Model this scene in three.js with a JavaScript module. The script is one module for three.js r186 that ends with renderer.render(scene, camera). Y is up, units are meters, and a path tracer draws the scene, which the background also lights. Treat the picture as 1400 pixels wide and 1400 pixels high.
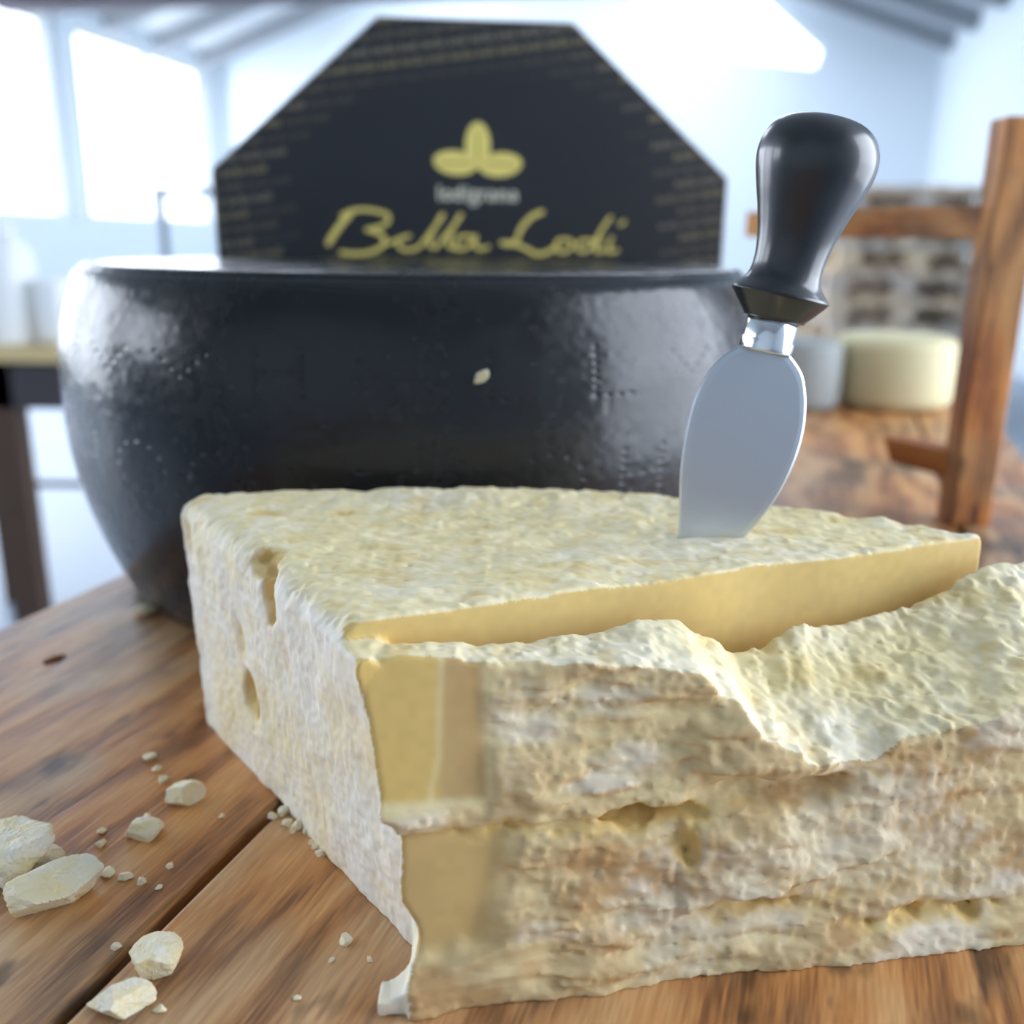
import * as THREE from 'three';
import { RoundedBoxGeometry } from 'three/addons/geometries/RoundedBoxGeometry.js';
import { Brush, Evaluator, SUBTRACTION } from 'three-bvh-csg';
import { RectAreaLightUniformsLib } from 'three/addons/lights/RectAreaLightUniformsLib.js';

// ---------------------------------------------------------------- camera, sky, exposure
const scene = new THREE.Scene();
const renderer = new THREE.WebGLRenderer({ antialias: true });
renderer.toneMapping = THREE.LinearToneMapping;
renderer.toneMappingExposure = 0.92;
renderer.shadowMap.enabled = true;
const camera = new THREE.PerspectiveCamera(2 * Math.atan(700 / 1307) * 180 / Math.PI, 1, 0.02, 200);
camera.position.set(0, 0.23, 0);
camera.rotation.set(-15.8 * Math.PI / 180, 0, 0);
camera.rotateZ(0.7 * Math.PI / 180);
camera.focus = 0.335;
camera.userData.fStop = 5.2;
scene.add(camera);
// overcast daylight: one even, slightly blue sky, entering through the windows and the added roof lights
RectAreaLightUniformsLib.init();
const DAY = [0.88, 0.96, 1.10], SKY = 4.5, PANE_LAMP = 4.5;   // radiance of the sky, and of the area lamp added inside each window
scene.background = new THREE.Color().setRGB(...DAY);
scene.backgroundIntensity = SKY;
function daylight(parent, w, h, p, ry, rx = 0) { const l = new THREE.RectAreaLight(new THREE.Color().setRGB(...DAY), PANE_LAMP, w, h); l.name = 'daylight'; l.position.set(...p); l.rotation.set(rx, ry, 0); parent.add(l); return l; }

// ---------------------------------------------------------------- helpers
let seed = 7;
const rnd = () => { seed = (seed * 1664525 + 1013904223) >>> 0; return seed / 4294967296; };
const rr = (a, b) => a + (b - a) * rnd();
const clamp = (x, a = 0, b = 1) => (x < a ? a : x > b ? b : x);
const mix = (a, b, t) => a + (b - a) * t;
const smooth = (a, b, x) => { const t = clamp((x - a) / (b - a)); return t * t * (3 - 2 * t); };
function hash(i, j, k) {
  let h = Math.imul(i, 374761393) ^ Math.imul(j, 668265263) ^ Math.imul(k, 2147483647 - 58);
  h = Math.imul(h ^ (h >>> 13), 1274126177); h ^= h >>> 16;
  return (h >>> 0) / 4294967296;
}
function noise(x, y, z) {                       // smooth value noise, -1..1
  const i = Math.floor(x), j = Math.floor(y), k = Math.floor(z);
  let u = x - i, v = y - j, w = z - k;
  u = u * u * (3 - 2 * u); v = v * v * (3 - 2 * v); w = w * w * (3 - 2 * w);
  const a = mix(mix(hash(i, j, k), hash(i + 1, j, k), u), mix(hash(i, j + 1, k), hash(i + 1, j + 1, k), u), v);
  const b = mix(mix(hash(i, j, k + 1), hash(i + 1, j, k + 1), u), mix(hash(i, j + 1, k + 1), hash(i + 1, j + 1, k + 1), u), v);
  return mix(a, b, w) * 2 - 1;
}
const fbm = (x, y, z, o = 3) => { let s = 0, a = 0.5; for (let n = 0; n < o; n++) { s += a * noise(x, y, z); x = x * 2.03 + 11.3; y = y * 2.03 + 5.1; z = z * 2.03 + 7.7; a *= 0.5; } return s; };
const used = {};
const numbered = (n) => { const k = used[n] = (used[n] ?? -1) + 1; return k ? n + '_' + String(k).padStart(3, '0') : n; };
function part(name, geometry, material, parent) { const m = new THREE.Mesh(geometry, material); m.name = name; parent.add(m); return m; }
function tag(o, label, category, group) { o.userData.label = label; o.userData.category = category; if (group) o.userData.group = group; return o; }
function thing(name, label, category, p = [0, 0, 0], turn = 0, group) {
  const g = new THREE.Group(); g.name = numbered(name); g.position.set(...p); g.rotation.y = turn; scene.add(g); return tag(g, label, category, group);
}
function single(name, geometry, material, label, category, group) { return tag(part(numbered(name), geometry, material, scene), label, category, group); }
const std = (r, g, b, roughness = 0.8, extra = {}) => new THREE.MeshPhysicalMaterial({ color: new THREE.Color().setRGB(r, g, b), roughness, ...extra });
function boxGeo(x0, x1, y0, y1, z0, z1, r = 0) {
  const g = r ? new RoundedBoxGeometry(x1 - x0, y1 - y0, z1 - z0, 2, r) : new THREE.BoxGeometry(x1 - x0, y1 - y0, z1 - z0);
  return g.translate((x0 + x1) / 2, (y0 + y1) / 2, (z0 + z1) / 2);
}
function boxUV(g, axis, su, sv, ou = 0, ov = 0) {   // uv in metres: u runs along the grain axis
  const p = g.attributes.position, n = g.attributes.normal, uv = new Float32Array(p.count * 2), c = [0, 0, 0], m = [0, 0, 0];
  for (let i = 0; i < p.count; i++) {
    c[0] = p.getX(i); c[1] = p.getY(i); c[2] = p.getZ(i); m[0] = Math.abs(n.getX(i)); m[1] = Math.abs(n.getY(i)); m[2] = Math.abs(n.getZ(i));
    const o = [0, 1, 2].filter((k) => k !== axis), across = m[o[0]] > m[o[1]] ? o[1] : o[0];
    uv[2 * i] = c[axis] / su + ou; uv[2 * i + 1] = (c[across] + 0.37 * c[across === o[0] ? o[1] : o[0]]) / sv + ov;
  }
  g.setAttribute('uv', new THREE.BufferAttribute(uv, 2)); return g;
}
function tex(w, h, fn, srgb = true) {
  const d = new Uint8Array(w * h * 4), c = [0, 0, 0];
  for (let j = 0; j < h; j++) for (let i = 0; i < w; i++) { fn(i / w, j / h, c); const o = 4 * (j * w + i); d[o] = clamp(c[0], 0, 1) * 255; d[o + 1] = clamp(c[1], 0, 1) * 255; d[o + 2] = clamp(c[2], 0, 1) * 255; d[o + 3] = 255; }
  const t = new THREE.DataTexture(d, w, h); t.wrapS = t.wrapT = THREE.RepeatWrapping; t.magFilter = THREE.LinearFilter; t.minFilter = THREE.LinearMipmapLinearFilter; t.generateMipmaps = true;
  if (srgb) t.colorSpace = THREE.SRGBColorSpace; t.needsUpdate = true; return t;
}

// ---------------------------------------------------------------- the hall (its own axes: x across, -z down its length, turned 10.8 degrees)
const TURN = -10.8 * Math.PI / 180, FLOOR = -0.75, EAVE = 2.43, RIDGE = 3.97, XL = -6.3, XR = 2.5, XM = -1.9, ZB = -12.5, ZF = 4.5;
const wallMat = std(0.66, 0.72, 0.76, 0.9), plaster = std(0.78, 0.79, 0.79, 0.9), floorMat = std(0.25, 0.32, 0.40, 0.4), frameMat = std(0.7, 0.74, 0.77, 0.6);
const ceilMat = std(0.50, 0.53, 0.55, 0.9), rafterMat = std(0.24, 0.26, 0.28, 0.85), glass = new THREE.MeshPhysicalMaterial({ color: 0xffffff, transmission: 1, thickness: 0, roughness: 0.02, ior: 1.45 });
function setting(name, label) { const g = new THREE.Group(); g.name = name; g.rotation.y = TURN; g.userData = { kind: 'structure', label }; scene.add(g); return g; }
{
  const gr = setting('ground', 'pale concrete yard outside the hall'); part('yard', boxGeo(-40, 40, -1.1, -0.95, -50, 40), std(0.5, 0.5, 0.48, 0.95), gr);
  const fl = setting('floor', 'pale blue-grey polished floor of the hall');
  for (let a = 0; a < 3; a++) for (let b = 0; b < 6; b++) {   // poured slabs with joints
    const w = (XR - XL + 0.4) / 3, l = (ZF - ZB + 0.4) / 6, x = XL - 0.2 + a * w, z = ZB - 0.2 + b * l;
    part('slab', boxGeo(x + 0.004, x + w - 0.004, FLOOR - 0.2, FLOOR, z + 0.004, z + l - 0.004), floorMat, fl);
  }
}
let windowNo = 0;
// a wall in a vertical plane: openings [a0, a1, y0, y1] along it; built of solid pieces, and a framed window in each opening
function wall(name, label, along, at, a0, a1, y0, y1, openings, thick, bars) {
  const g = setting(name, label), W = (p, q, r, s, nm) => { if (q - p > 1e-4 && s - r > 1e-4) part(nm, along === 'z' ? boxGeo(at, at + thick, r, s, p, q) : boxGeo(p, q, r, s, at, at + thick), wallMat, g); };
  let cur = a0;
  for (const [p, q, r, s] of openings) {
    W(cur, p, y0, y1, 'pier'); W(p, q, y0, r, 'wall_below_window'); W(p, q, s, y1, 'lintel'); cur = q;
    const wg = setting('window_' + ++windowNo, 'white framed window letting in daylight'), c = at + thick / 2, t = 0.03, B = (i, j, k, l, nm, d = t) => part(nm, along === 'z' ? boxGeo(c - d, c + d, k, l, i, j) : boxGeo(i, j, k, l, c - d, c + d), frameMat, wg);
    if (along === 'z') daylight(wg, q - p - 0.1, s - r - 0.1, [at < 0 ? at + thick + 0.02 : at - 0.02, (r + s) / 2, (p + q) / 2], at < 0 ? -Math.PI / 2 : Math.PI / 2);
    B(p, q, r, r + 0.06, 'frame_rail'); B(p, q, s - 0.06, s, 'frame_rail'); B(p, p + 0.06, r + 0.06, s - 0.06, 'frame_stile'); B(q - 0.06, q, r + 0.06, s - 0.06, 'frame_stile');
    for (let n = 1; n < bars; n++) { const v = mix(p, q, n / bars); B(v - 0.025, v + 0.025, r + 0.06, s - 0.06, 'glazing_bar'); }
    for (let n = 0; n < bars; n++) { const v0 = mix(p, q, n / bars) + (n ? 0.025 : 0.06), v1 = mix(p, q, (n + 1) / bars) - (n < bars - 1 ? 0.025 : 0.06); part('pane', along === 'z' ? new THREE.PlaneGeometry(v1 - v0, s - r - 0.12).rotateY(Math.PI / 2).translate(c, (r + s) / 2, (v0 + v1) / 2) : new THREE.PlaneGeometry(v1 - v0, s - r - 0.12).translate((v0 + v1) / 2, (r + s) / 2, c), glass, wg); }
  }
  W(cur, a1, y0, y1, 'pier');
  return g;
}
wall('wall_left', 'white side wall with a long row of bright windows', 'z', XL - 0.3, ZB - 0.3, ZF + 0.3, FLOOR, EAVE, [[-12.35, -9.45, 0.4, 2.38], [-9.25, -6.3, 0.4, 2.38], [-5.6, -3.1, -0.6, 2.38], [-2.7, -0.2, -0.6, 2.38], [0.2, 2.4, 0.4, 2.38]], 0.3, 2);
wall('wall_right', 'white side wall of the hall', 'z', XR, ZB - 0.3, ZF + 0.3, FLOOR, EAVE, [[-2.4, 0.3, -0.68, 2.3]], 0.3, 2);
{ // gable walls
  const gable = (name, label, z, hole) => {
    const s = new THREE.Shape([[XL, FLOOR], [XR, FLOOR], [XR, EAVE], [XM, RIDGE], [XL, EAVE]].map(([x, y]) => new THREE.Vector2(x, y)));
    if (hole) s.holes.push(new THREE.Path(hole.map(([x, y]) => new THREE.Vector2(x, y))));
    const g = setting(name, label); part('gable_wall', new THREE.ExtrudeGeometry(s, { depth: 0.3, bevelEnabled: false }).translate(0, 0, z), wallMat, g);
    if (hole) {
      const w = setting('window_' + ++windowNo, 'bright gable window high in the end wall'); daylight(w, 1.5, 0.6, [0.1, 2.65, z + 0.33], Math.PI); part('pane', new THREE.ShapeGeometry(new THREE.Shape(hole.map(([x, y]) => new THREE.Vector2(x, y)))).translate(0, 0, z + 0.15), glass, w);
      hole.forEach(([x, y], i) => { const [X, Y] = hole[(i + 1) % hole.length], L = Math.hypot(X - x, Y - y); part('frame_rail', new THREE.BoxGeometry(L, 0.06, 0.08).rotateZ(Math.atan2(Y - y, X - x)).translate((x + X) / 2, (y + Y) / 2, z + 0.15), frameMat, w); });
    }
  };
  gable('wall_back', 'white gable wall at the far end of the hall', ZB - 0.3, [[-1.0, 2.45], [1.15, 2.2], [1.22, 2.42], [0.45, 3.05], [-1.0, 3.45]]);
  gable('wall_front', 'white gable wall behind the camera', ZF, null);
}
{ // pitched roof with rafters; two roof lights added in each slope to brighten the hall
  const c = setting('ceiling', 'pale pitched ceiling on grey rafters');
  for (const sd of [-1, 1]) {
    const xe = sd < 0 ? XL - 0.4 : XR + 0.4, ang = Math.atan2(RIDGE - EAVE, XM - XL), L = Math.abs(xe - XM) / Math.cos(ang);
    const place = (g) => { g.rotateZ(-sd * ang); g.translate(XM, RIDGE, 0); return g; };   // local: ridge at 0, running sd * L
    const B = (d0, d1, z0, z1, y0, y1) => place(sd > 0 ? boxGeo(d0, d1, y0, y1, z0, z1) : boxGeo(-d1, -d0, y0, y1, z0, z1));
    const lights = [[-12.2, -9.2], [-8.4, -5.6]], d0 = 0.8, d1 = 2.8;
    part('roof_panel', B(0, d0, ZB - 0.4, ZF + 0.4, 0, 0.15), ceilMat, c); part('roof_panel', B(d1, L, ZB - 0.4, ZF + 0.4, 0, 0.15), ceilMat, c);
    let z = ZB - 0.4;
    for (const [p, q] of lights) {
      part('roof_panel', B(d0, d1, z, p, 0, 0.15), ceilMat, c); z = q;
      const w = setting('window_' + ++windowNo, 'roof light added in the pitched ceiling to brighten the hall'); part('pane', B(d0, d1, p, q, 0.06, 0.07), glass, w); { const h = new THREE.Group(); h.name = 'added_daylight_opening'; h.position.set(XM, RIDGE, 0); h.rotation.z = -sd * ang; w.add(h); daylight(h, d1 - d0 - 0.1, q - p - 0.1, [sd * (d0 + d1) / 2, -0.02, (p + q) / 2], 0, -Math.PI / 2); } part('frame_rail', B(d0, d0 + 0.05, p, q, 0.01, 0.12), frameMat, w); part('frame_rail', B(d1 - 0.05, d1, p, q, 0.01, 0.12), frameMat, w);
    }
    part('roof_panel', B(d0, d1, z, ZF + 0.4, 0, 0.15), ceilMat, c);
    for (let k = 0; k < 17; k++) { const zr = ZB + 0.5 + k; part('rafter', B(0.05, L - 0.4, zr - 0.06, zr + 0.06, -0.16, 0), rafterMat, c); }
  }
  const b = setting('trim_1', 'dark tie beam crossing the hall under the rafters'); part('tie_beam', boxGeo(XL, XR, 2.15, 2.37, -8.5, -8.3), std(0.04, 0.035, 0.05, 0.7), b);
}

// ---------------------------------------------------------------- wood
function woodTex(sd, gray) {
  const pal = [[0.46, 0.29, 0.165], [0.75, 0.50, 0.275], [0.87, 0.65, 0.41]];
  return tex(1024, 1024, (u, v, c) => {
    // periodic in u through a circle
    const a = u * 6.28318, cx = Math.cos(a) * 0.35, cy = Math.sin(a) * 0.35;
    const warp = fbm(cx * 2 + sd, cy * 2, v * 3, 3) * 0.9;
    const ring = Math.sin((v * 52 + warp * 16) + noise(cx * 9, cy * 9 + sd, v * 70) * 1.2);
    const fine = noise(cx * 26 + 3, cy * 26 + sd, v * 330), fine2 = noise(cx * 60 + 3, cy * 60 + sd, v * 520);
    const patch = fbm(cx * 7 + 9, cy * 7 + sd, v * 6, 4), wear = smooth(-0.1, 0.45, patch + gray);
    let t = 0.52 + 0.29 * ring + 0.17 * fine + 0.16 * fine2 + 0.32 * fbm(cx * 4, cy * 4, v * 9 + sd, 3);
    t = clamp(t);
    for (let k = 0; k < 3; k++) { const lo = pal[t < 0.5 ? 0 : 1][k], hi = pal[t < 0.5 ? 1 : 2][k]; c[k] = mix(lo, hi, (t % 0.5) * 2 > 0.999 ? 1 : (t < 0.5 ? t * 2 : t * 2 - 1)); }
    const g = (c[0] * 0.4 + c[1] * 0.5 + c[2] * 0.1), gr = [g * 1.06, g * 0.98, g * 0.86];
    for (let k = 0; k < 3; k++) c[k] = mix(c[k], gr[k], 0.45 * wear);
    const stain = smooth(0.28, 0.5, fbm(cx * 11 + 31, cy * 11 + sd, v * 22, 4)); for (let k = 0; k < 3; k++) c[k] *= 1 - 0.36 * stain;
  });
}
const woodA = woodTex(2.3, 0.05), woodB = woodTex(17.1, 0.1);
const woodMat = [woodA, woodB].map((t) => new THREE.MeshPhysicalMaterial({ map: t, bumpMap: t, bumpScale: 0.0004, roughness: 0.38 }));
const pineMat = new THREE.MeshPhysicalMaterial({ map: woodB, color: new THREE.Color().setRGB(1, 0.78, 0.5), roughness: 0.55 });
const AZ = 18.6 * Math.PI / 180, DIR = [Math.sin(AZ), -Math.cos(AZ)], NRM = [Math.cos(AZ), Math.sin(AZ)];   // planks run along DIR; NRM points right
{
  const t = thing('plank_table', 'rough brown plank table carrying the cheeses, with open joints', 'table', [0, 0, 0], Math.PI / 2 - AZ);
  // local x runs along DIR; local z runs along NRM
  const cuts = [-0.468, -0.205, 0.112, 0.215];
  for (let i = 0; i < 3; i++) part('plank', boxUV(boxGeo(-0.55, 1.9, -0.045, 0, cuts[i] + 0.0022, cuts[i + 1] - 0.0022, 0.0025), 0, 1, 0.36, [0.13, 0.57, 0.3][i], [0.2, 0.61, 0.1][i]), woodMat[i % 2], t);
  { // a knot has fallen out of the outermost plank
    const pl = t.children[0], a = new Brush(pl.geometry), b = new Brush(new THREE.CylinderGeometry(0.0055, 0.004, 0.03, 24).scale(1.5, 1, 1).translate(0.3875, -0.005, -0.4014)); a.updateMatrixWorld(); b.updateMatrixWorld();
    const ev = new Evaluator(); ev.useGroups = false; pl.geometry = ev.evaluate(a, b, SUBTRACTION).geometry;
  }
  const dark = std(0.10, 0.06, 0.035, 0.7);
  for (const x of [-0.45, 1.8]) { part('apron', boxGeo(x - 0.02, x + 0.02, -0.13, -0.045, -0.42, 0.17), dark, t); for (const z of [-0.42, 0.15]) part('leg', boxGeo(x - 0.03, x + 0.03, FLOOR, -0.045, z - 0.03, z + 0.03, 0.004), dark, t); }
  part('apron', boxGeo(-0.45, 1.8, -0.13, -0.045, -0.44, -0.41), dark, t); part('apron', boxGeo(-0.45, 1.8, -0.13, -0.045, 0.15, 0.18), dark, t);
}

// ---------------------------------------------------------------- the large cheese chunk: a distance field, meshed with surface nets
const xlTop = (z) => -0.0467 + 0.692 * (z + 0.2702), xlBot = (z) => -0.0344 + 0.765 * (z + 0.2743);
const lerpTab = (tab) => (x) => { if (x <= tab[0][0]) return tab[0][1]; for (let i = 1; i < tab.length; i++) if (x <= tab[i][0]) { const t = (x - tab[i - 1][0]) / (tab[i][0] - tab[i - 1][0]); return mix(tab[i - 1][1], tab[i][1], t * t * (3 - 2 * t)); } return tab[tab.length - 1][1]; };
const ridgeH = lerpTab([[-0.05, 0.107], [-0.03, 0.105], [0, 0.1025], [0.026, 0.1015], [0.037, 0.102], [0.046, 0.1055], [0.056, 0.1045], [0.07, 0.0945], [0.083, 0.087], [0.092, 0.0885], [0.1, 0.0955], [0.108, 0.0986], [0.134, 0.0968], [0.154, 0.097], [0.166, 0.1005], [0.174, 0.102], [0.184, 0.107], [0.193, 0.1095], [0.22, 0.108], [0.25, 0.105]]);
const edgeH = lerpTab([[-0.05, 0.1046], [-0.02, 0.104], [0, 0.1027], [0.036, 0.1008], [0.06, 0.0972], [0.072, 0.0885], [0.085, 0.0761], [0.103, 0.0679], [0.118, 0.0645], [0.136, 0.0704], [0.158, 0.075], [0.18, 0.08], [0.25, 0.085]]);
const cornerX = lerpTab([[0, -0.030], [0.02, -0.032], [0.035, -0.0335], [0.05, -0.0345], [0.053, -0.0352], [0.06, -0.0405], [0.105, -0.0467]]);
const gapW = lerpTab([[-0.05, 0.003], [-0.03, 0.006], [0.0, 0.009], [0.2, 0.011]]);
const backZ = (x) => -0.4475 + (x < 0 ? 0.876 : 1.72) * x * x;
const smax = (a, b, k) => { const h = Math.max(k - Math.abs(a - b), 0) / k; return Math.max(a, b) + h * h * k * 0.25; };
const smin = (a, b, k) => -smax(-a, -b, k);
const ell = (x, y, z, c, r) => { const dx = (x - c[0]) / r[0], dy = (y - c[1]) / r[1], dz = (z - c[2]) / r[2]; return (Math.sqrt(dx * dx + dy * dy + dz * dz) - 1) * Math.min(r[0], r[1], r[2]); };
const pits = [   // hollows broken out of the chunk: centre, radii
  [[-0.090, 0.102, -0.337], [0.006, 0.008, 0.006]], [[-0.098, 0.109, -0.345], [0.011, 0.004, 0.008]], [[-0.1145, 0.069, -0.369], [0.004, 0.007, 0.004]],
  [[-0.1115, 0.043, -0.368], [0.007, 0.009, 0.006]], [[-0.149, 0.100, -0.418], [0.004, 0.010, 0.004]],
  [[-0.088, 0.1185, -0.402], [0.022, 0.0035, 0.004]], [[0.0585, 0.0425, -0.2685], [0.0025, 0.006, 0.006]], [[0.045, 0.0515, -0.268], [0.012, 0.0010, 0.005]],
  [[0.17, 0.09, -0.325], [0.005, 0.005, 0.005]], [[0.150, 0.012, -0.274], [0.012, 0.0016, 0.005]], [[0.085, 0.021, -0.265], [0.010, 0.0018, 0.005]],
];
// relief of the broken front face, metres proud (+) or sunk (-): a lump under the scarp, a hollow below it, a tongue-shaped plate, thin layers
const relief = (x, y) => {
  const wx = x + 0.006 * fbm(x * 70, y * 70, 3.1, 3), wy = y + 0.005 * fbm(x * 70, y * 70, 8.4, 3);
  const lump = smooth(1.15, 0.75, Math.hypot((wx - 0.086) / 0.030, (wy - 0.0735) / 0.0125));
  const hollow = smooth(1.2, 0.5, Math.hypot((wx - 0.088) / 0.030, (wy - 0.057) / 0.0062));
  const tongue = smooth(0.056, 0.060, wx) * smooth(0.0535, 0.0515, wy) * smooth(-0.0015, 0.0015, wy - mix(0.02, 0.034, clamp((wx - 0.05) / 0.085))) * smooth(0.006, -0.006, wx - 0.128);
  const upper = smooth(0.0, 0.012, wx) * smooth(0.064, 0.058, wx) * smooth(0.0525, 0.0545, wy) * smooth(0.068, 0.062, wy);
  return 0.0045 * lump - 0.005 * hollow + 0.0032 * tongue + 0.002 * upper;
};
// which cut faces are smooth: the knife-cut face in the crack and two flat patches at the left of the front face
const patch = (x, y, z) => {
  const a = smooth(0.004, -0.004, x + 0.0075 + 0.05 * (y - 0.1)) * smooth(0.058, 0.063, y), b = smooth(0.006, -0.006, x - 0.0 + 0.18 * (0.05 - y)) * smooth(0.012, 0.02, y + 0.002 * noise(x * 200, 1, z * 200)) * smooth(0.054, 0.051, y);
  return Math.max(a, b);
};
const out = { kind: 0, smooth: 0 };   // filled by field() for colouring
function field(x, y, z, full) {
  const cr = (z + 0.39 * x + 0.3044) / 1.073;               // distance in front of the crack plane
  const xl = Math.min(mix(xlBot(z), xlTop(z), clamp(y / 0.105)), cornerX(y));
  const n1 = fbm(x * 55, y * 55, z * 55, 2), n2 = fbm(x * 190 + 7, y * 190, z * 190, 2), n3 = noise(x * 520, y * 520 + 3, z * 520);
  const dLeft = (xl - x) * 0.82 + 0.0018 * n1 + 0.0007 * n2 + 0.0003 * n3;
  const dBack = (backZ(x) - z) * 0.88 + 0.0012 * n1;
  const slabTop = 0.113 + 0.02 * (-z - 0.29) + 0.0016 * fbm(x * 45 + 3, 1.7, z * 80, 2) ;
  const dTop = y - slabTop + 0.0014 * n1 + 0.0007 * n2 + 0.0018 * fbm(x * 110 + z * 30, y * 100, z * 270, 2) + 0.0004 * n3;
  const crackWave = 0.0015 * noise(x * 30, y * 40, 0.5);
  const body = smax(smax(dLeft, dTop, 0.012), dBack, 0.004);
  const dSlab = smax(body, cr + crackWave, 0.0015);
  // front piece
  const zf = -0.2487 - 0.16 * x - 0.27 * y, zc = -0.3044 - 0.39 * x, t = clamp((z - zc) / Math.max(zf - zc, 0.004));
  const ps = patch(x, y, z);
  const lay = fbm(x * 75 + 2, y * 300, z * 75, 3);
  const wide = smooth(0.06, 0.1, x), ter = fbm(x * 36 + 5, y * 85, z * 36, 3), step = (Math.round(ter * 7) / 7 + ter) * 0.5;
  const hF = mix(ridgeH(x), edgeH(x), wide ? mix(t, Math.pow(t, 1.15), wide) : t) + (1 - ps) * 0 + 0.0016 * fbm(x * 90, 3.3, z * 90, 2) + 0.004 * wide * fbm(x * 38, 9.1, z * 38, 2) * smooth(0, 0.3, t);
  const lowRight = smooth(0.09, 0.14, x) * smooth(0.075, 0.05, y);
  const lip = 0.0022 * smooth(0.0105, 0.0085, y + 0.0015 * noise(x * 60, 0, 0));
  const dFront = (z - zf - relief(x, y)) / 1.045 - lip + (1 - ps) * ((0.0046 * step * (1 - 0.6 * lowRight)) + 0.0009 * n2 + 0.0024 * lay * (1 - 0.6 * lowRight) + 0.0004 * n3) - (1 - ps) * 0.001 * smooth(0.05, 0.053, y) + ps * 0.0016 + (y < 0.0515 ? -0.0016 * smooth(0.06, 0.02, x) : 0) * (1 - ps);
  const dHF = (y - hF) * mix(1, 0.86, wide) + mix(0.0012, 0.0022, wide) * n2 + 0.0006 * n3 + 0.0018 * n1;
  const end = x - 0.236 - 0.01 * n1;
  const dFr = Math.max(smax(smax(smax(dLeft, dHF, 0.005), dFront, 0.0025), gapW(x) - cr - 0.0012 * n1, 0.002), end);
  // the two are still joined below the crack
  const dJoin = Math.max(smax(y - (mix(0.1075, 0.074, smooth(-0.044, -0.022, x)) + 0.004 * n1), dLeft, 0.004), Math.abs(cr) - 0.016, x - 0.16);
  let d = Math.min(Math.min(dSlab, dFr), dJoin);
  // prong left standing at the foot of the corner, and the bite above it
  if (y < 0.07 && x < 0.03) {
    const bx = x + 0.046 - 0.002 * n1, bite = Math.max(ell(x, y, z, [-0.0445, 0.019, -0.253], [0.0165, 0.0145, 0.021]) + 0.001 * n2, 0.004 - y);
    d = smax(d, -bite, 0.002);
    const px = clamp((x + 0.036) / 0.036), hgt = mix(0.0055, 0.019, px) + 0.001 * n1, zc2 = -0.2487 - 0.16 * x;
    const prong = Math.max((y - hgt) * 0.9, z - zc2 - 0.0004 * n2 - lip + 0.006 * smooth(0.002, 0.026, x), zc2 - mix(0.007, 0.03, px) - z, -0.0395 - x, x - 0.028);
    d = smin(d, prong, 0.002);
  }
  d = Math.max(d, -y);
  let pit = 1;
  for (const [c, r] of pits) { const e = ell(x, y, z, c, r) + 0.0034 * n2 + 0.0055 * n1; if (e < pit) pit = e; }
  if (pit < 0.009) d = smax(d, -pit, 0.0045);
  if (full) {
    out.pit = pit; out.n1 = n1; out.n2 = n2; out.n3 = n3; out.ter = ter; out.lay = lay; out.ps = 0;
    out.kind = cr < gapW(x) * 0.5 ? (Math.abs(cr) < 0.0022 && y < slabTop - 0.0012 && dLeft < -0.0025 ? 'cut' : dLeft > dTop ? 'left' : 'top') : (cr < gapW(x) + 0.0025 && y < hF - 0.002 && dLeft < -0.0025 ? 'cut' : (dLeft > dFront && dLeft > dHF ? 'left' : dFront > dHF ? 'front' : 'ridge'));
    if (out.kind === 'front') out.ps = ps;
    out.low = lowRight; out.blend = smooth(-0.006, 0.006, dLeft - dTop);
  }
  return d;
}
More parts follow.
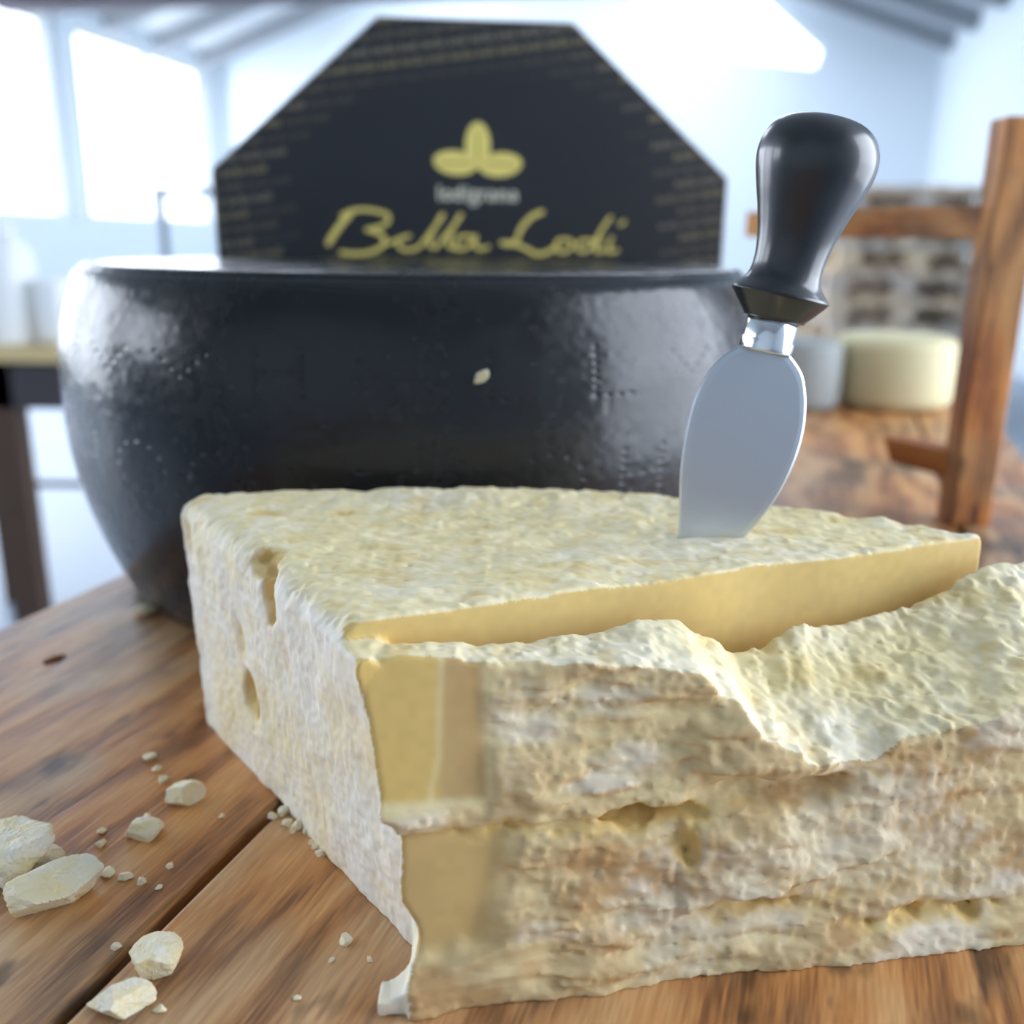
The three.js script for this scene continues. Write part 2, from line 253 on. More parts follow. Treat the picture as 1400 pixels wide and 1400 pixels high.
function surfaceNets(f, lo, hi, h, far) {
  const nx = Math.ceil((hi[0] - lo[0]) / h) + 1, ny = Math.ceil((hi[1] - lo[1]) / h) + 1, nz = Math.ceil((hi[2] - lo[2]) / h) + 1, D = new Float32Array(nx * ny * nz), S = 8, at = (i, j, k) => (k * ny + j) * nx + i;
  for (let K = 0; K < nz; K += S) for (let J = 0; J < ny; J += S) for (let I = 0; I < nx; I += S) {
    const c = f(lo[0] + (I + S / 2) * h, lo[1] + (J + S / 2) * h, lo[2] + (K + S / 2) * h), skip = Math.abs(c) > far;
    for (let k = K; k < Math.min(K + S, nz); k++) for (let j = J; j < Math.min(J + S, ny); j++) for (let i = I; i < Math.min(I + S, nx); i++) D[at(i, j, k)] = skip ? c : f(lo[0] + i * h, lo[1] + j * h, lo[2] + k * h);
  }
  const V = new Int32Array(nx * ny * nz).fill(-1), pos = [], idx = [];
  const E = [[0, 1], [2, 3], [4, 5], [6, 7], [0, 2], [1, 3], [4, 6], [5, 7], [0, 4], [1, 5], [2, 6], [3, 7]], val = new Float64Array(8);
  for (let k = 0; k < nz - 1; k++) for (let j = 0; j < ny - 1; j++) for (let i = 0; i < nx - 1; i++) {
    let m = 0; for (let q = 0; q < 8; q++) { val[q] = D[at(i + (q & 1), j + ((q >> 1) & 1), k + (q >> 2))]; if (val[q] < 0) m |= 1 << q; }
    if (m === 0 || m === 255) continue;
    let X = 0, Y = 0, Z = 0, n = 0;
    for (const [a, b] of E) if (((m >> a) & 1) !== ((m >> b) & 1)) { const t = val[a] / (val[a] - val[b]); X += mix(a & 1, b & 1, t); Y += mix((a >> 1) & 1, (b >> 1) & 1, t); Z += mix(a >> 2, b >> 2, t); n++; }
    V[at(i, j, k)] = pos.length / 3; pos.push(lo[0] + (i + X / n) * h, lo[1] + (j + Y / n) * h, lo[2] + (k + Z / n) * h);
  }
  for (let k = 1; k < nz - 1; k++) for (let j = 1; j < ny - 1; j++) for (let i = 1; i < nx - 1; i++) {
    const a = D[at(i, j, k)] < 0, quad = (p, q, r, s, flip) => { const [A, B, C, F] = [V[p], V[q], V[r], V[s]]; if (A < 0 || B < 0 || C < 0 || F < 0) return; if (flip) idx.push(A, C, B, A, F, C); else idx.push(A, B, C, A, C, F); };
    if (a !== D[at(i + 1, j, k)] < 0) quad(at(i, j - 1, k - 1), at(i, j, k - 1), at(i, j, k), at(i, j - 1, k), !a);
    if (a !== D[at(i, j + 1, k)] < 0) quad(at(i - 1, j, k - 1), at(i - 1, j, k), at(i, j, k), at(i, j, k - 1), !a);
    if (a !== D[at(i, j, k + 1)] < 0) quad(at(i - 1, j - 1, k), at(i, j - 1, k), at(i, j, k), at(i - 1, j, k), !a);
  }
  const g = new THREE.BufferGeometry(); g.setAttribute('position', new THREE.Float32BufferAttribute(pos, 3)); g.setIndex(new THREE.BufferAttribute(new Uint32Array(idx), 1)); g.computeVertexNormals(); return g;
}
const cheeseMat = new THREE.MeshPhysicalMaterial({ vertexColors: true, roughness: 0.72, specularIntensity: 0.5 });
const mixc = (a, b, t) => [mix(a[0], b[0], t), mix(a[1], b[1], t), mix(a[2], b[2], t)];
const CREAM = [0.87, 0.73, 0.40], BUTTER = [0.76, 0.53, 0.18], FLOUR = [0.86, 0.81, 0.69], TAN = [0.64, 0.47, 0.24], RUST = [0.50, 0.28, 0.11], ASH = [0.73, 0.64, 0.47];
{
  const g = surfaceNets((x, y, z) => field(x, y, z, false), [-0.165, -0.0025, -0.455], [0.248, 0.122, -0.232], 0.0009, 0.0125);
  const p = g.attributes.position, col = new Float32Array(p.count * 3);
  for (let i = 0; i < p.count; i++) {
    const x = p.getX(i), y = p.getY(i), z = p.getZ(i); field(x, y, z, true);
    const sp = noise(x * 330, y * 330, z * 330), bl = fbm(x * 28, y * 28, z * 28 + 4, 3);
    let c;
    if (out.kind === 'cut') c = mixc(BUTTER, CREAM, 0.12 + 0.15 * bl);
    else if (out.kind === 'top' || out.kind === 'left') { c = mixc(mixc(CREAM, FLOUR, clamp(0.2 + 0.6 * bl + 0.3 * sp)), mixc(FLOUR, CREAM, clamp(0.2 + 1.1 * bl + 0.3 * sp)), out.blend); c = mixc(c, BUTTER, mix(0.5, 0.22, out.blend) * smooth(0.12, 0.5, fbm(x * 70 + 2, y * 70, z * 110, 3))); }
    else if (out.kind === 'ridge') c = mixc(mixc(CREAM, FLOUR, clamp(0.2 + 0.7 * bl + 0.2 * sp)), BUTTER, 0.5 * smooth(0.1, 0.5, fbm(x * 60, y * 60, z * 60 + 9, 3)));
    else {
      c = mixc(TAN, CREAM, clamp(0.12 + 0.7 * out.ter + 0.7 * out.lay + 0.2 * sp));
      c = mixc(c, RUST, 0.7 * smooth(0.04, 0.32, fbm(x * 34 + 8, y * 95, z * 34, 4) - 0.2 * out.ter)); c = mixc(c, FLOUR, 0.55 * smooth(0.1, 0.4, fbm(x * 30 + 3, y * 60 + 7, z * 30, 4)));
      c = mixc(c, ASH, 0.6 * smooth(-0.05, 0.25, fbm(x * 16 + 5, y * 26 + 2, z * 16, 4) + 0.16 * sp - 0.12 + 2.2 * (x - 0.08)));   // greyer, drier paste in patches, mostly toward the right
      const seam = smooth(0.0022, 0, Math.abs(x + 0.0225 - 0.06 * (y - 0.08) + 0.0008 * noise(1, y * 200, 2)));   // a pale seam divides the upper smooth patch; right of it the paste is browner
      c = mixc(c, y > 0.056 ? mixc(mixc(BUTTER, mixc(TAN, RUST, 0.45 + 0.8 * bl), 0.75 * smooth(-0.024, -0.019, x) + 0.25 * bl), CREAM, 0.45 * seam) : mixc(mixc(BUTTER, TAN, 0.4), RUST, clamp(0.25 + 0.6 * bl)), out.ps); c = mixc(c, CREAM, 0.7 * (1 - Math.abs(2 * out.ps - 1)) * (y > 0.055 ? 1 : 0.4));
    }
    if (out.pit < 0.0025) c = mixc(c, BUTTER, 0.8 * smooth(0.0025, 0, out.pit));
    const v = 1 + 0.05 * sp; for (let k = 0; k < 3; k++) col[3 * i + k] = clamp(c[k] * v, 0, 0.92);
  }
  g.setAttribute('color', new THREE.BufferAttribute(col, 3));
  console.log('chunk triangles', g.index.count / 3);
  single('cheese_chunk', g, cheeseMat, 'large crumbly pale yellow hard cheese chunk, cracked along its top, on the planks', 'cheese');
}

// ---------------------------------------------------------------- black cheese wheel
{
  const R = 0.239, Rb = 0.205, H = 0.2145, pts = [];
  pts.push([0, 0]); pts.push([Rb - 0.012, 0]);
  for (let i = 0; i <= 40; i++) { const t = i / 40, y = mix(0.006, H - 0.005, t), e = (y - 0.128) / (y < 0.128 ? 0.128 : 0.0865), r = y < 0.128 ? R - (R - Rb) * Math.pow(Math.abs(e), 2.0) : R - (R - 0.222) * Math.pow(Math.abs(e), 3.2); pts.push([r, y]); }
  for (let i = 1; i <= 6; i++) { const a = i / 6 * Math.PI / 2; pts.push([0.222 - 0.005 * (1 - Math.cos(a)), H - 0.005 + 0.005 * Math.sin(a)]); }
  pts.push([0.1, H - 0.0005]); pts.push([0, H - 0.0005]);
  const g = new THREE.LatheGeometry(pts.map(([a, b]) => new THREE.Vector2(a, b)), 240);
  { const p = g.attributes.position, uv = g.attributes.uv; for (let i = 0; i < p.count; i++) uv.setY(i, Math.hypot(p.getX(i), p.getZ(i)) < 0.2 && p.getY(i) > 0.1 ? 1.2 + p.getX(i) : p.getY(i) / H); }
  const W = 2048, Hh = 512, marks = [];
  // pricked marks: rings, bars and hooks made of dots, in two bands round the side
  const dot = (x, y, r) => marks.push([x, y, r]);
  for (let k = 0; k < 26; k++) for (const row of [0.78, 0.52]) {
    const cx = (k + 0.5) / 26 * W + (row > 0.6 ? 0 : 30), cy = row * Hh, s = (row > 0.6 ? 30 : 34), kind = Math.floor(hash(k, row * 100 | 0, 5) * 4);
    if (kind === 0) for (let a = 0; a < 12; a++) dot(cx + s * 0.8 * Math.cos(a / 12 * 6.283), cy + s * Math.sin(a / 12 * 6.283), 3.4);
    else if (kind === 1) { for (let a = -3; a <= 3; a++) dot(cx - s * 0.5, cy + a * s / 3.2, 3.4); for (let a = 0; a < 4; a++) dot(cx - s * 0.5 + a * s / 3, cy - s, 3.4); }
    else if (kind === 2) { for (let a = -3; a <= 3; a++) { dot(cx - s * 0.55, cy + a * s / 3.2, 3.4); dot(cx + s * 0.55, cy + a * s / 3.2, 3.4); } for (let a = -1; a < 2; a++) dot(cx + a * s / 3, cy, 3.4); }
    else for (let a = -3; a <= 3; a++) dot(cx + a * s / 4, cy + Math.abs(a) * s / 3.2 - s * 0.4, 3.4);
  }
  const dots = new Float32Array(W * Hh);
  for (const [mx, my, r] of marks) for (let y = Math.floor(my - r); y <= my + r; y++) for (let x = Math.floor(mx - r); x <= mx + r; x++) { const q = y * W + ((x + W) % W); dots[q] = Math.max(dots[q], smooth(r, r * 0.4, Math.hypot(x - mx, y - my))); }
  const bump = tex(W, Hh, (u, v, c) => {
    const d = dots[Math.round(v * Hh) * W + Math.round(u * W)];
    const a = u * 6.2832, X = Math.cos(a) * 8, Z = Math.sin(a) * 8; c[0] = c[1] = c[2] = 0.55 + 0.25 * fbm(X, Z, v * 8, 3) + 0.06 * noise(X * 7, Z * 7, v * 60) - 0.22 * d;
  }, false);
  const rough = tex(1024, 256, (u, v, c) => { const a = u * 6.2832, X = Math.cos(a) * 7, Z = Math.sin(a) * 7; c[0] = 0; c[2] = 0; c[1] = 0.24 + 0.12 * fbm(X + 4, Z, v * 7, 4) + 0.07 * noise(X * 9, Z * 9, v * 50); }, false);
  const m = new THREE.MeshPhysicalMaterial({ color: new THREE.Color().setRGB(0.011, 0.012, 0.014), specularIntensity: 0.8, roughness: 1, roughnessMap: rough, bumpMap: bump, bumpScale: 0.0014 });
  const w = single('whole_cheese', g, m, 'whole cheese wheel in glossy black rind standing on the planks', 'cheese wheel');
  w.position.set(-0.067, 0, -0.697); w.rotation.y = 0.4;
}

// ---------------------------------------------------------------- octagonal carton
{
  const W = 0.51, H = 0.4325, cx = 0.162, y0 = 0.138, y1 = 0.294, oct = [[cx, 0], [W - cx, 0], [W, y0], [W, y1], [W - cx, H], [cx, H], [0, y1], [0, y0]];
  const g = thing('octagonal_carton', 'black octagonal carton with gold emblem and lettering standing behind the wheel', 'box', [-0.2932, 0, -0.972], Math.atan2(0.0485, 0.5075));
  const shape = (e) => new THREE.Shape(oct.map(([x, y]) => new THREE.Vector2(W / 2 + (x - W / 2) * (1 - e), H / 2 + (y - H / 2) * (1 - e))));
  part('carton_body', new THREE.ExtrudeGeometry(shape(0), { depth: 0.21, bevelEnabled: false }).translate(0, 0, -0.212), std(0.72, 0.71, 0.68, 0.7), g);
  const cv = document.createElement('canvas'); cv.width = 1224; cv.height = 1038; const k = 2400, X = cv.getContext('2d');
  X.fillStyle = '#1d1f24'; X.fillRect(0, 0, 1224, 1038);
  const P = (u, v) => [u * k, (H - v) * k], poly = (e) => { X.beginPath(); oct.forEach(([x, y], i) => { const q = P(W / 2 + (x - W / 2) * (1 - e), H / 2 + (y - H / 2) * (1 - e)); i ? X.lineTo(...q) : X.moveTo(...q); }); X.closePath(); };
  // border of fine repeated script rows
  X.save(); poly(0.012); X.clip(); X.font = 'italic bold 22px serif'; X.fillStyle = '#6b6149'; X.translate(612, 519); X.rotate(-0.14);
  for (let r = -24; r < 25; r++) for (let q = -8; q < 8; q++) { const tx = q * 112 + (r & 1) * 50, ty = r * 31, e = Math.pow(Math.pow(Math.abs(tx + 50) / 612, 3) + Math.pow(Math.abs(ty) / 519, 3), 1 / 3); X.globalAlpha = smooth(0.7, 0.86, e); X.fillStyle = ['#8b8068', '#6f6550', '#94885f'][(r * 5 + q * 3 + 300) % 3]; X.fillText('bella lodi', tx, ty); }
  X.globalAlpha = 1; X.restore();
  // emblem: three leaves
  X.fillStyle = '#ecd977';
  const leaf = (u, v, a, b, rot) => { const [x, y] = P(u, v); X.beginPath(); X.ellipse(x, y, a * k, b * k, rot, 0, 7); X.fill(); };
  leaf(0.2565, 0.320, 0.0125, 0.0215, 0.0); leaf(0.2345, 0.3035, 0.0215, 0.0115, 0.1); leaf(0.279, 0.3025, 0.0215, 0.0115, -0.1);
  X.strokeStyle = '#8d7b34'; X.lineWidth = 3; for (const [a, b, c, d] of [[0.2565, 0.305, 0.2565, 0.335], [0.25, 0.304, 0.218, 0.303], [0.263, 0.304, 0.295, 0.302]]) { X.beginPath(); X.moveTo(...P(a, b)); X.lineTo(...P(c, d)); X.stroke(); }
  X.fillStyle = '#dcdac2'; X.font = 'bold 44px sans-serif'; X.textAlign = 'center'; X.fillText('lodigrana', ...P(0.2565, 0.268), 195);
  // the name in brush script
  X.strokeStyle = '#e6d270'; X.lineCap = 'round'; X.lineJoin = 'round';
  const S = (w, ...pts) => { X.lineWidth = w * 0.98; X.beginPath(); X.moveTo(...P(...pts[0])); for (let i = 1; i < pts.length; i += 2) X.quadraticCurveTo(...P(...pts[i]), ...P(...pts[i + 1])); X.stroke(); };
  const bx = 0.109, by = 0.2185;
  S(15, [bx, by + 0.008], [bx + 0.008, by + 0.022], [bx + 0.022, by + 0.036]);                              // B: stem
  S(10, [bx + 0.014, by + 0.034], [bx + 0.03, by + 0.045], [bx + 0.058, by + 0.036], [bx + 0.066, by + 0.026], [bx + 0.038, by + 0.021]);
  S(11, [bx + 0.038, by + 0.021], [bx + 0.062, by + 0.017], [bx + 0.052, by + 0.005], [bx + 0.038, by - 0.005], [bx + 0.012, by - 0.001]);
  S(9, [bx + 0.058, by + 0.008], [bx + 0.085, by + 0.018], [bx + 0.078, by + 0.005 + 0.010], [bx + 0.064, by + 0.014], [bx + 0.07, by + 0.004], [bx + 0.08, by - 0.001], [bx + 0.09, by + 0.006]);   // e
  S(9, [bx + 0.09, by + 0.006], [bx + 0.118, by + 0.04], [bx + 0.112, by + 0.036], [bx + 0.09, by + 0.002], [bx + 0.106, by + 0.005]);   // l
  S(9, [bx + 0.106, by + 0.005], [bx + 0.136, by + 0.04], [bx + 0.13, by + 0.036], [bx + 0.108, by + 0.002], [bx + 0.126, by + 0.005]);  // l
  S(9, [bx + 0.142, by + 0.016], [bx + 0.122, by + 0.018], [bx + 0.126, by + 0.004], [bx + 0.136, by + 0.0], [bx + 0.146, by + 0.016], [bx + 0.142, by - 0.002], [bx + 0.158, by + 0.006]);          // a
  S(12, [bx + 0.212, by + 0.040], [bx + 0.20, by + 0.038], [bx + 0.19, by + 0.022]);                          // L
  S(11, [bx + 0.19, by + 0.022], [bx + 0.186, by + 0.004], [bx + 0.172, by + 0.010], [bx + 0.185, by + 0.012], [bx + 0.205, by + 0.0], [bx + 0.216, by - 0.003], [bx + 0.228, by + 0.008]);
  S(9, [bx + 0.238, by + 0.014], [bx + 0.224, by + 0.016], [bx + 0.228, by + 0.004], [bx + 0.236, by - 0.002], [bx + 0.244, by + 0.008], [bx + 0.244, by + 0.014], [bx + 0.236, by + 0.014]);        // o
  S(9, [bx + 0.264, by + 0.013], [bx + 0.246, by + 0.016], [bx + 0.250, by + 0.004], [bx + 0.258, by - 0.002], [bx + 0.268, by + 0.014], [bx + 0.276, by + 0.03], [bx + 0.282, by + 0.036]);        // d
  S(9, [bx + 0.272, by + 0.016], [bx + 0.262, by - 0.002], [bx + 0.276, by + 0.004]);
  S(9, [bx + 0.284, by + 0.016], [bx + 0.274, by - 0.002], [bx + 0.29, by + 0.004]);                           // i
  S(9, [bx + 0.292, by + 0.029], [bx + 0.294, by + 0.031], [bx + 0.296, by + 0.032]);
  const t = new THREE.CanvasTexture(cv); t.colorSpace = THREE.SRGBColorSpace;
  const fg = new THREE.ShapeGeometry(shape(0.008)); { const p = fg.attributes.position, uv = fg.attributes.uv; for (let i = 0; i < p.count; i++) uv.setXY(i, p.getX(i) / W, p.getY(i) / H); }
  const pm = part('printed_panel', fg.translate(0, 0, 0), new THREE.MeshPhysicalMaterial({ map: t, roughness: 0.5 }), g); pm.userData.label = 'black printed front panel with gold lettering';
}

// ---------------------------------------------------------------- cheese knife
{
  const k = thing('cheese_knife', 'spade-bladed cheese knife with black bulb handle stuck in the chunk', 'knife', [0.0818, 0.1125, -0.3725], 0);
  k.rotation.z = -11.2 * Math.PI / 180; k.rotation.x = -0.02;
  // blade outline in the knife's own plane (metres; y up along the axis, 0 where it enters the cheese)
  const L = [[-0.0085, 0.081], [-0.0165, 0.073], [-0.0215, 0.060], [-0.0222, 0.045], [-0.0205, 0.028], [-0.016, 0.008], [-0.0125, -0.006], [-0.003, -0.017], [0.006, -0.010], [0.0115, 0.003], [0.0185, 0.018], [0.0225, 0.032], [0.0238, 0.047], [0.0222, 0.060], [0.0172, 0.073], [0.0085, 0.081]];
  const s = new THREE.Shape(new THREE.SplineCurve(L.map(([x, y]) => new THREE.Vector2(x, y))).getPoints(90));
  const bg = new THREE.ExtrudeGeometry(s, { depth: 0.0004, bevelEnabled: true, bevelThickness: 0.0009, bevelSize: 0.0028, bevelOffset: -0.0028, bevelSegments: 2, curveSegments: 4 }).translate(0, 0, -0.0002);
  const steel = new THREE.MeshPhysicalMaterial({ color: new THREE.Color().setRGB(0.62, 0.65, 0.68), metalness: 1, roughness: 0.38 });
  const bl = part('blade', bg, steel, k); bl.userData.label = 'brushed steel spade-shaped blade';
  const fer = part('ferrule', new THREE.LatheGeometry([[0, 0.079], [0.0098, 0.079], [0.0103, 0.080], [0.0103, 0.0835], [0.0097, 0.0842], [0.0099, 0.094], [0, 0.094]].map(([x, y]) => new THREE.Vector2(x, y)), 48), new THREE.MeshPhysicalMaterial({ color: new THREE.Color().setRGB(0.78, 0.78, 0.78), metalness: 1, roughness: 0.18 }), k); fer.userData.label = 'polished steel ferrule';
  const prof = [[0, 0.0925], [0.0105, 0.0925], [0.0125, 0.0945], [0.0182, 0.1035], [0.0186, 0.1055], [0.0175, 0.1072], [0.0148, 0.111], [0.0134, 0.116], [0.0133, 0.123], [0.0145, 0.133], [0.0168, 0.144], [0.0195, 0.155], [0.0215, 0.164], [0.0222, 0.171], [0.0214, 0.178], [0.0186, 0.1845], [0.0135, 0.189], [0.006, 0.191], [0, 0.1913]];
  const curve = new THREE.SplineCurve(prof.map(([x, y]) => new THREE.Vector2(x, 0.0915 + (y - 0.0925) * 0.755))).getPoints(110); curve.forEach((q) => { q.x = Math.max(q.x, 0); });
  const hd = part('handle', new THREE.LatheGeometry(curve, 64).scale(1, 1, 0.86), std(0.012, 0.013, 0.015, 0.34, { clearcoat: 0.5, clearcoatRoughness: 0.14 }), k); hd.userData.label = 'black moulded bulb handle';
}

// ---------------------------------------------------------------- crumbs on the planks
const FLECK = [-0.0155, 0.1662, -0.4632];
const lump = (sd, r, flat) => {   // angular broken piece: an icosphere cut by a few random planes, with a crumbly skin
  const g = new THREE.IcosahedronGeometry(1, r > 0.006 ? 16 : 5), p = g.attributes.position, cuts = [];
  for (let i = 0; i < 9; i++) { const a = hash(sd, i, 1) * 6.283, b = hash(sd, i, 2) * 2 - 1, q = Math.sqrt(1 - b * b); cuts.push([q * Math.cos(a), b, q * Math.sin(a), 0.45 + 0.35 * hash(sd, i, 3)]); }
  cuts.push([0, -1, 0, 0.45]);
  const col = new Float32Array(p.count * 3);
  for (let i = 0; i < p.count; i++) {
    const x = p.getX(i), y = p.getY(i), z = p.getZ(i); let t = 1; for (const c of cuts) { const d = x * c[0] + y * c[1] + z * c[2]; if (d > 0) t = Math.min(t, c[3] / d); }
    t *= 1 + 0.10 * fbm(x * 3 + sd, y * 3, z * 3, 3) + (r > 0.006 ? 0.03 * noise(x * 14, y * 14 + sd, z * 14) : 0); p.setXYZ(i, x * t * r, y * t * r * flat, z * t * r);
    const c = mixc(CREAM, FLOUR, clamp(0.45 + fbm(x * 2 + sd, y * 2, z * 2, 2))); for (let k = 0; k < 3; k++) col[3 * i + k] = c[k];
  }
  g.setAttribute('color', new THREE.BufferAttribute(col, 3)); g.computeVertexNormals(); g.computeBoundingBox(); g.translate(0, -g.boundingBox.min.y - 0.0002, 0); return g;
};
function crumb(x, z, r, flat, turn, label, group, y = 0, stretch = 1) {
  const m = single('cheese_crumb', lump((x * 7919 + z * 104729) * 10 | 0, r, flat).scale(stretch, 1, 1), cheeseMat, label, 'crumb', group); m.position.set(x, y, z); m.rotation.y = turn; return m;
}
crumb(-0.1625, -0.2925, 0.0148, 0.85, -0.15, 'large angular cheese crumb in front of the crumb pile', undefined, 0, 1.3);
crumb(-0.1875, -0.3115, 0.0165, 0.85, 1.4, 'biggest lump of broken cheese in the crumb pile on the plank', undefined);
crumb(-0.1745, -0.314, 0.0075, 0.9, 2.4, 'small cheese crumb leaning on the biggest broken lump', undefined);
crumb(-0.1145, -0.2595, 0.0090, 0.85, 0.9, 'pale wedge-shaped cheese crumb lying across the joint between planks', undefined, 0, 1.15);
crumb(-0.1195, -0.2425, 0.0082, 0.7, 0.2, 'flat oblong cheese crumb beside the plank joint', undefined, 0, 1.35);
crumb(-0.1375, -0.3555, 0.0080, 0.8, 0.35, 'flat cheese crumb alone on the plank facing the chunk\'s pitted side', undefined, 0, 1.25);
crumb(-0.1455, -0.3315, 0.0066, 0.75, 0.1, 'small rounded cheese crumb between the crumb pile and the flat crumb', undefined, 0, 1.3);
for (const [x, z, r] of [[-0.1525, -0.372, 0.0027], [-0.158, -0.3805, 0.0024], [-0.165, -0.3905, 0.0028], [-0.150, -0.3065, 0.0031], [-0.1425, -0.3045, 0.0029], [-0.135, -0.3025, 0.0022], [-0.1600, -0.325, 0.0022], [-0.131, -0.2685, 0.0019], [-0.163, -0.334, 0.0018], [-0.128, -0.312, 0.0016], [-0.149, -0.345, 0.0015], [-0.118, -0.345, 0.0015], [-0.107, -0.2425, 0.002], [-0.128, -0.3, 0.0013]])
  crumb(x, z, r, 0.8, x * 90, 'tiny cheese crumb scattered on the left plank', 'tiny crumbs scattered on the planks', 0, 1.2);
for (const [x, z, r] of [[-0.0545, -0.2735, 0.0026], [-0.0655, -0.2475, 0.0013], [-0.058, -0.264, 0.0012], [-0.0455, -0.2645, 0.0013]])
  crumb(x, z, r, 0.8, x * 90, 'tiny cheese crumb near the notched foot of the chunk', 'tiny crumbs by the notch', 0, 1.2);
for (let i = 0; i < 16; i++) crumb(-0.0965 + i * 0.0017 + rr(-0.002, 0.002), -0.347 + i * 0.0016 + rr(-0.003, 0.003), rr(0.0014, 0.0030), 0.9, i, 'tiny cheese crumb at the joint along the foot of the chunk', 'crumbs along the foot of the chunk');
crumb(FLECK[0], FLECK[2], 0.0042, 0.5, 0.6, 'tiny pale cheese fleck stuck to the side of the black rind', undefined, FLECK[1], 1.5).rotation.set(0.9, 0, 0.8);
crumb(-0.232, -0.566, 0.0055, 0.8, 0.5, 'small cheese crumb on the plank at the foot of the black wheel', undefined, 0, 1.5);

// ---------------------------------------------------------------- wooden stand at the right of the table
{
  const a = Math.atan2(0.455, 0.89), st = thing('wooden_stand', 'orange-brown wooden stand with upright post, rail and short peg', 'stand', [0.392, 0, -0.80], 0);
  part('post', boxUV(boxGeo(-0.017, 0.017, 0, 0.327, -0.015, 0.015, 0.002), 1, 1, 0.36, 0.2, 0.3), pineMat, st);
  const bar = (l, y0, y1, slant) => { const s = new THREE.Shape([[0, y0], [l - slant, y0], [l, y1], [0, y1]].map(([x, y]) => new THREE.Vector2(x, y))); const g = new THREE.ExtrudeGeometry(s, { depth: 0.022, bevelEnabled: true, bevelSize: 0.001, bevelThickness: 0.001, bevelSegments: 1 }).translate(0, 0, -0.011); boxUV(g, 0, 1, 0.36, 0.4, 0.7); g.rotateY(Math.PI / 2 + a); return g; };
  part('rail', bar(0.30, 0.2385, 0.262, 0), pineMat, st); part('peg', bar(0.085, 0.039, 0.060, 0.01), pineMat, st);
}
// two smaller cheeses further along the table
{
  const lathe = (r, h, e) => new THREE.LatheGeometry([[0, 0], [r - e, 0], [r - e * 0.3, e * 0.3], [r, e], [r * 1.01, h / 2], [r, h - e], [r - e * 0.3, h - e * 0.3], [r - e, h], [0, h]].map(([x, y]) => new THREE.Vector2(x, y)), 64);
  single('small_cheese', lathe(0.085, 0.105, 0.016), std(0.62, 0.56, 0.33, 0.7), 'small pale yellow cheese at the far end of the plank table', 'cheese').position.set(0.565, 0, -1.43);
  single('small_cheese', lathe(0.06, 0.10, 0.014), std(0.27, 0.29, 0.28, 0.75), 'small grey-rind cheese next to the pale yellow one', 'cheese').position.set(0.415, 0, -1.40);
}
// ---------------------------------------------------------------- pallets
{
  const pw = [std(0.50, 0.40, 0.29, 0.85), std(0.42, 0.36, 0.30, 0.85), std(0.55, 0.42, 0.27, 0.85)];
  const boards = [];
  const proto = (n) => {
    const g = new THREE.Group(), m = (i) => pw[(n + i) % 3];
    for (const x of [-0.36, 0, 0.36]) { part('bottom_board', boxGeo(x - 0.05, x + 0.05, 0, 0.02, -0.5, 0.5), m(0), g); for (const z of [-0.43, 0, 0.43]) part('block', boxGeo(x - 0.05, x + 0.05, 0.02, 0.10, z - 0.07, z + 0.07), m(2), g); }
    for (const z of [-0.43, 0, 0.43]) part('stringer_board', boxGeo(-0.41, 0.41, 0.10, 0.12, z - 0.07, z + 0.07), m(1), g);
    for (let i = 0; i < 6; i++) part('deck_board', boxGeo(-0.41 + i * 0.144, -0.41 + i * 0.144 + 0.1, 0.12, 0.142, -0.5, 0.5), m(i), g);
    return g;
  };
  const protos = [proto(0), proto(1), proto(2)], names = ['lowest', 'second', 'third', 'fourth', 'fifth', 'sixth', 'seventh', 'eighth', 'topmost'];
  for (const addedBack of [0, 1]) for (let i = 0; i < 9 - addedBack; i++) { const g = protos[i % 3].clone(); g.name = numbered('wooden_pallet'); scene.add(g); g.position.set(2.16 + addedBack * 0.3 + rr(-0.03, 0.03), FLOOR + i * 0.143, -5.75 - addedBack * 1.08); g.rotation.y = TURN * 0.4 + rr(-0.02, 0.02); tag(g, 'weathered wooden pallet, ' + (i < 8 && i > 0 ? names[i] + ' from the floor' : names[i]) + ' in the ' + (addedBack ? 'added_rear' : 'front') + ' pallet stack', 'pallet', (addedBack ? 'added_rear' : 'front') + ' stack of wooden pallets'); }  // second stack is added behind to block light through the front gaps
}
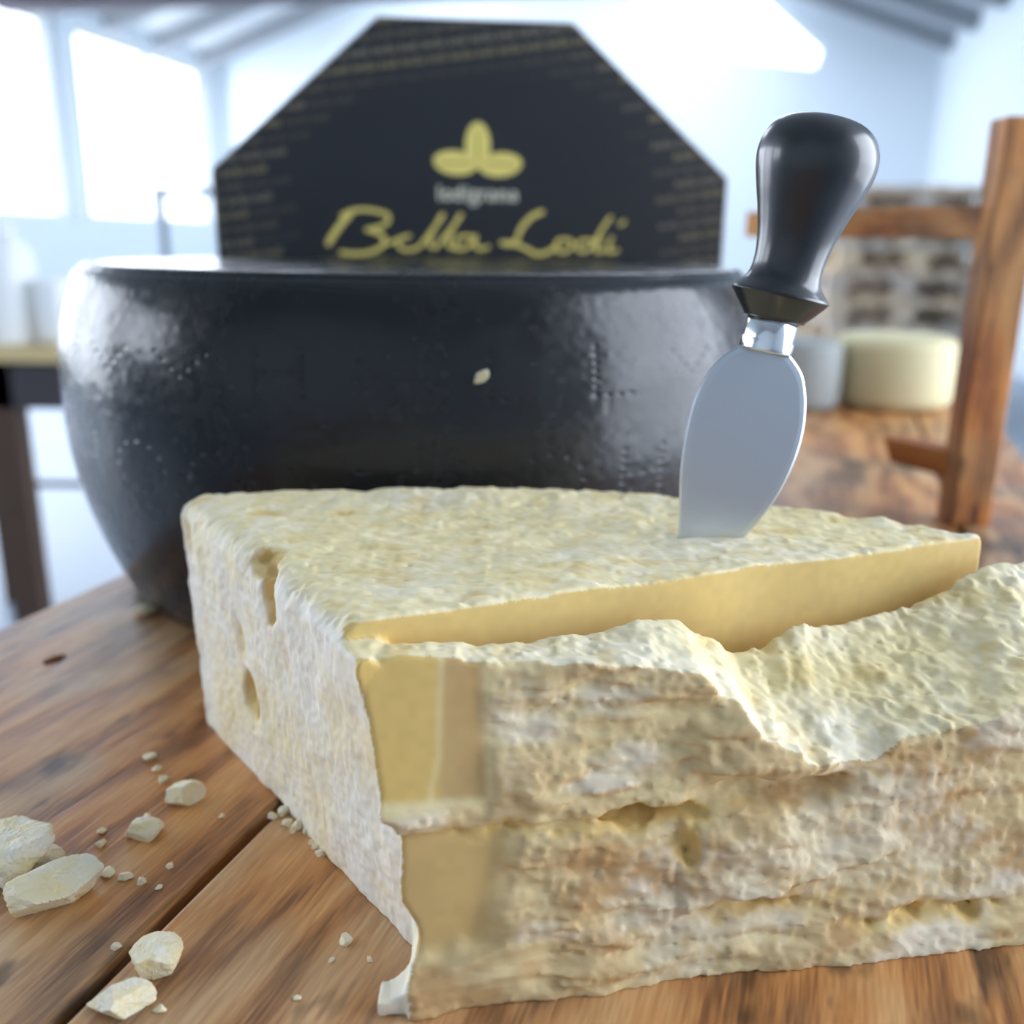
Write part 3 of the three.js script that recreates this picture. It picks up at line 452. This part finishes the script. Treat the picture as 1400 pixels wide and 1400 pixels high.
// ---------------------------------------------------------------- left background: work table, bottle, cup, trolley
{
  const t = thing('work_table', 'work table with yellow wooden top and dark legs by the windows', 'table', [-0.985, -0.012, -2.12], 0);
  part('tabletop', boxGeo(-1.3, 0, -0.03, 0, -0.42, 0, 0.004), std(0.66, 0.50, 0.24, 0.5), t);
  const dk = std(0.055, 0.045, 0.05, 0.6), br = std(0.075, 0.04, 0.022, 0.6), F = FLOOR + 0.012;
  part('apron', boxGeo(-1.22, -0.005, -0.135, -0.03, -0.05, -0.02), dk, t); part('apron', boxGeo(-1.22, -0.005, -0.135, -0.03, -0.40, -0.37), dk, t);
  for (const [x, z] of [[-0.175, -0.05], [-0.38, -0.38], [-1.2, -0.05], [-1.2, -0.38]]) part('leg', boxGeo(x - 0.033, x + 0.033, F, -0.03, z - 0.03, z + 0.03, 0.003), br, t);
  part('stretcher', boxGeo(-1.2, -0.1, -0.41, -0.395, -0.388, -0.372), dk, t);
  const brace = (x0, y0, x1, y1, z) => { const L = Math.hypot(x1 - x0, y1 - y0); part('brace', new THREE.BoxGeometry(0.013, L, 0.013).rotateZ(Math.atan2(x0 - x1, y1 - y0)).translate((x0 + x1) / 2, (y0 + y1) / 2, z), dk, t); };
  brace(-0.06, -0.13, 0.12, F, -0.2); brace(-0.13, -0.35, 0.03, F, -0.38);
  const lathe = (p) => new THREE.LatheGeometry(p.map(([x, y]) => new THREE.Vector2(x, y)), 40), wh = std(0.86, 0.88, 0.88, 0.4);
  const b = thing('white_bottle', 'tall white plastic bottle on the yellow work table', 'bottle', [-1.165, -0.012, -2.25]); part('bottle_body', lathe([[0, 0], [0.06, 0], [0.065, 0.006], [0.065, 0.17], [0.055, 0.21], [0.03, 0.235], [0, 0.235]]), wh, b); part('cap', lathe([[0, 0.235], [0.028, 0.235], [0.028, 0.262], [0, 0.264]]), wh, b);
  const c = thing('white_jug', 'short white jug on the yellow work table', 'jug', [-1.045, -0.012, -2.22]); part('jug_body', lathe([[0, 0], [0.032, 0], [0.04, 0.03], [0.038, 0.1], [0.036, 0.148], [0.033, 0.148], [0.033, 0.02], [0, 0.02]]), wh, c); part('handle', new THREE.TorusGeometry(0.03, 0.006, 8, 24, Math.PI).rotateZ(-Math.PI / 2).translate(0.036, 0.085, 0), wh, c);
  const tr = thing('steel_trolley', 'tubular steel trolley with a tall handle frame by the windows', 'trolley', [-1.13, FLOOR, -3.2]), sm = std(0.16, 0.2, 0.23, 0.5);
  const tube = (x0, y0, z0, x1, y1, z1, n) => { const A = new THREE.Vector3(x0, y0, z0), B = new THREE.Vector3(x1, y1, z1); part(n, new THREE.TubeGeometry(new THREE.LineCurve3(A, B), 1, 0.014, 12), sm, tr); };
  tube(0, 0.1, 0, 0, 1.12, 0, 'upright'); tube(0.75, 0.1, 0, 0.75, 1.12, 0, 'upright'); tube(-0.014, 1.12, 0, 0.764, 1.12, 0, 'handle_bar');
  part('deck', boxGeo(-0.03, 0.78, 0.1, 0.13, -0.5, 0.03, 0.005), sm, tr); for (const x of [0.05, 0.7]) for (const z of [-0.42, -0.05]) part('castor', new THREE.CylinderGeometry(0.05, 0.05, 0.03, 24).rotateZ(Math.PI / 2).translate(x, 0.05, z), std(0.03, 0.03, 0.03, 0.6), tr);
}
scene.traverse((o) => { if (o.isMesh) { o.castShadow = true; o.receiveShadow = true; } });
renderer.render(scene, camera);
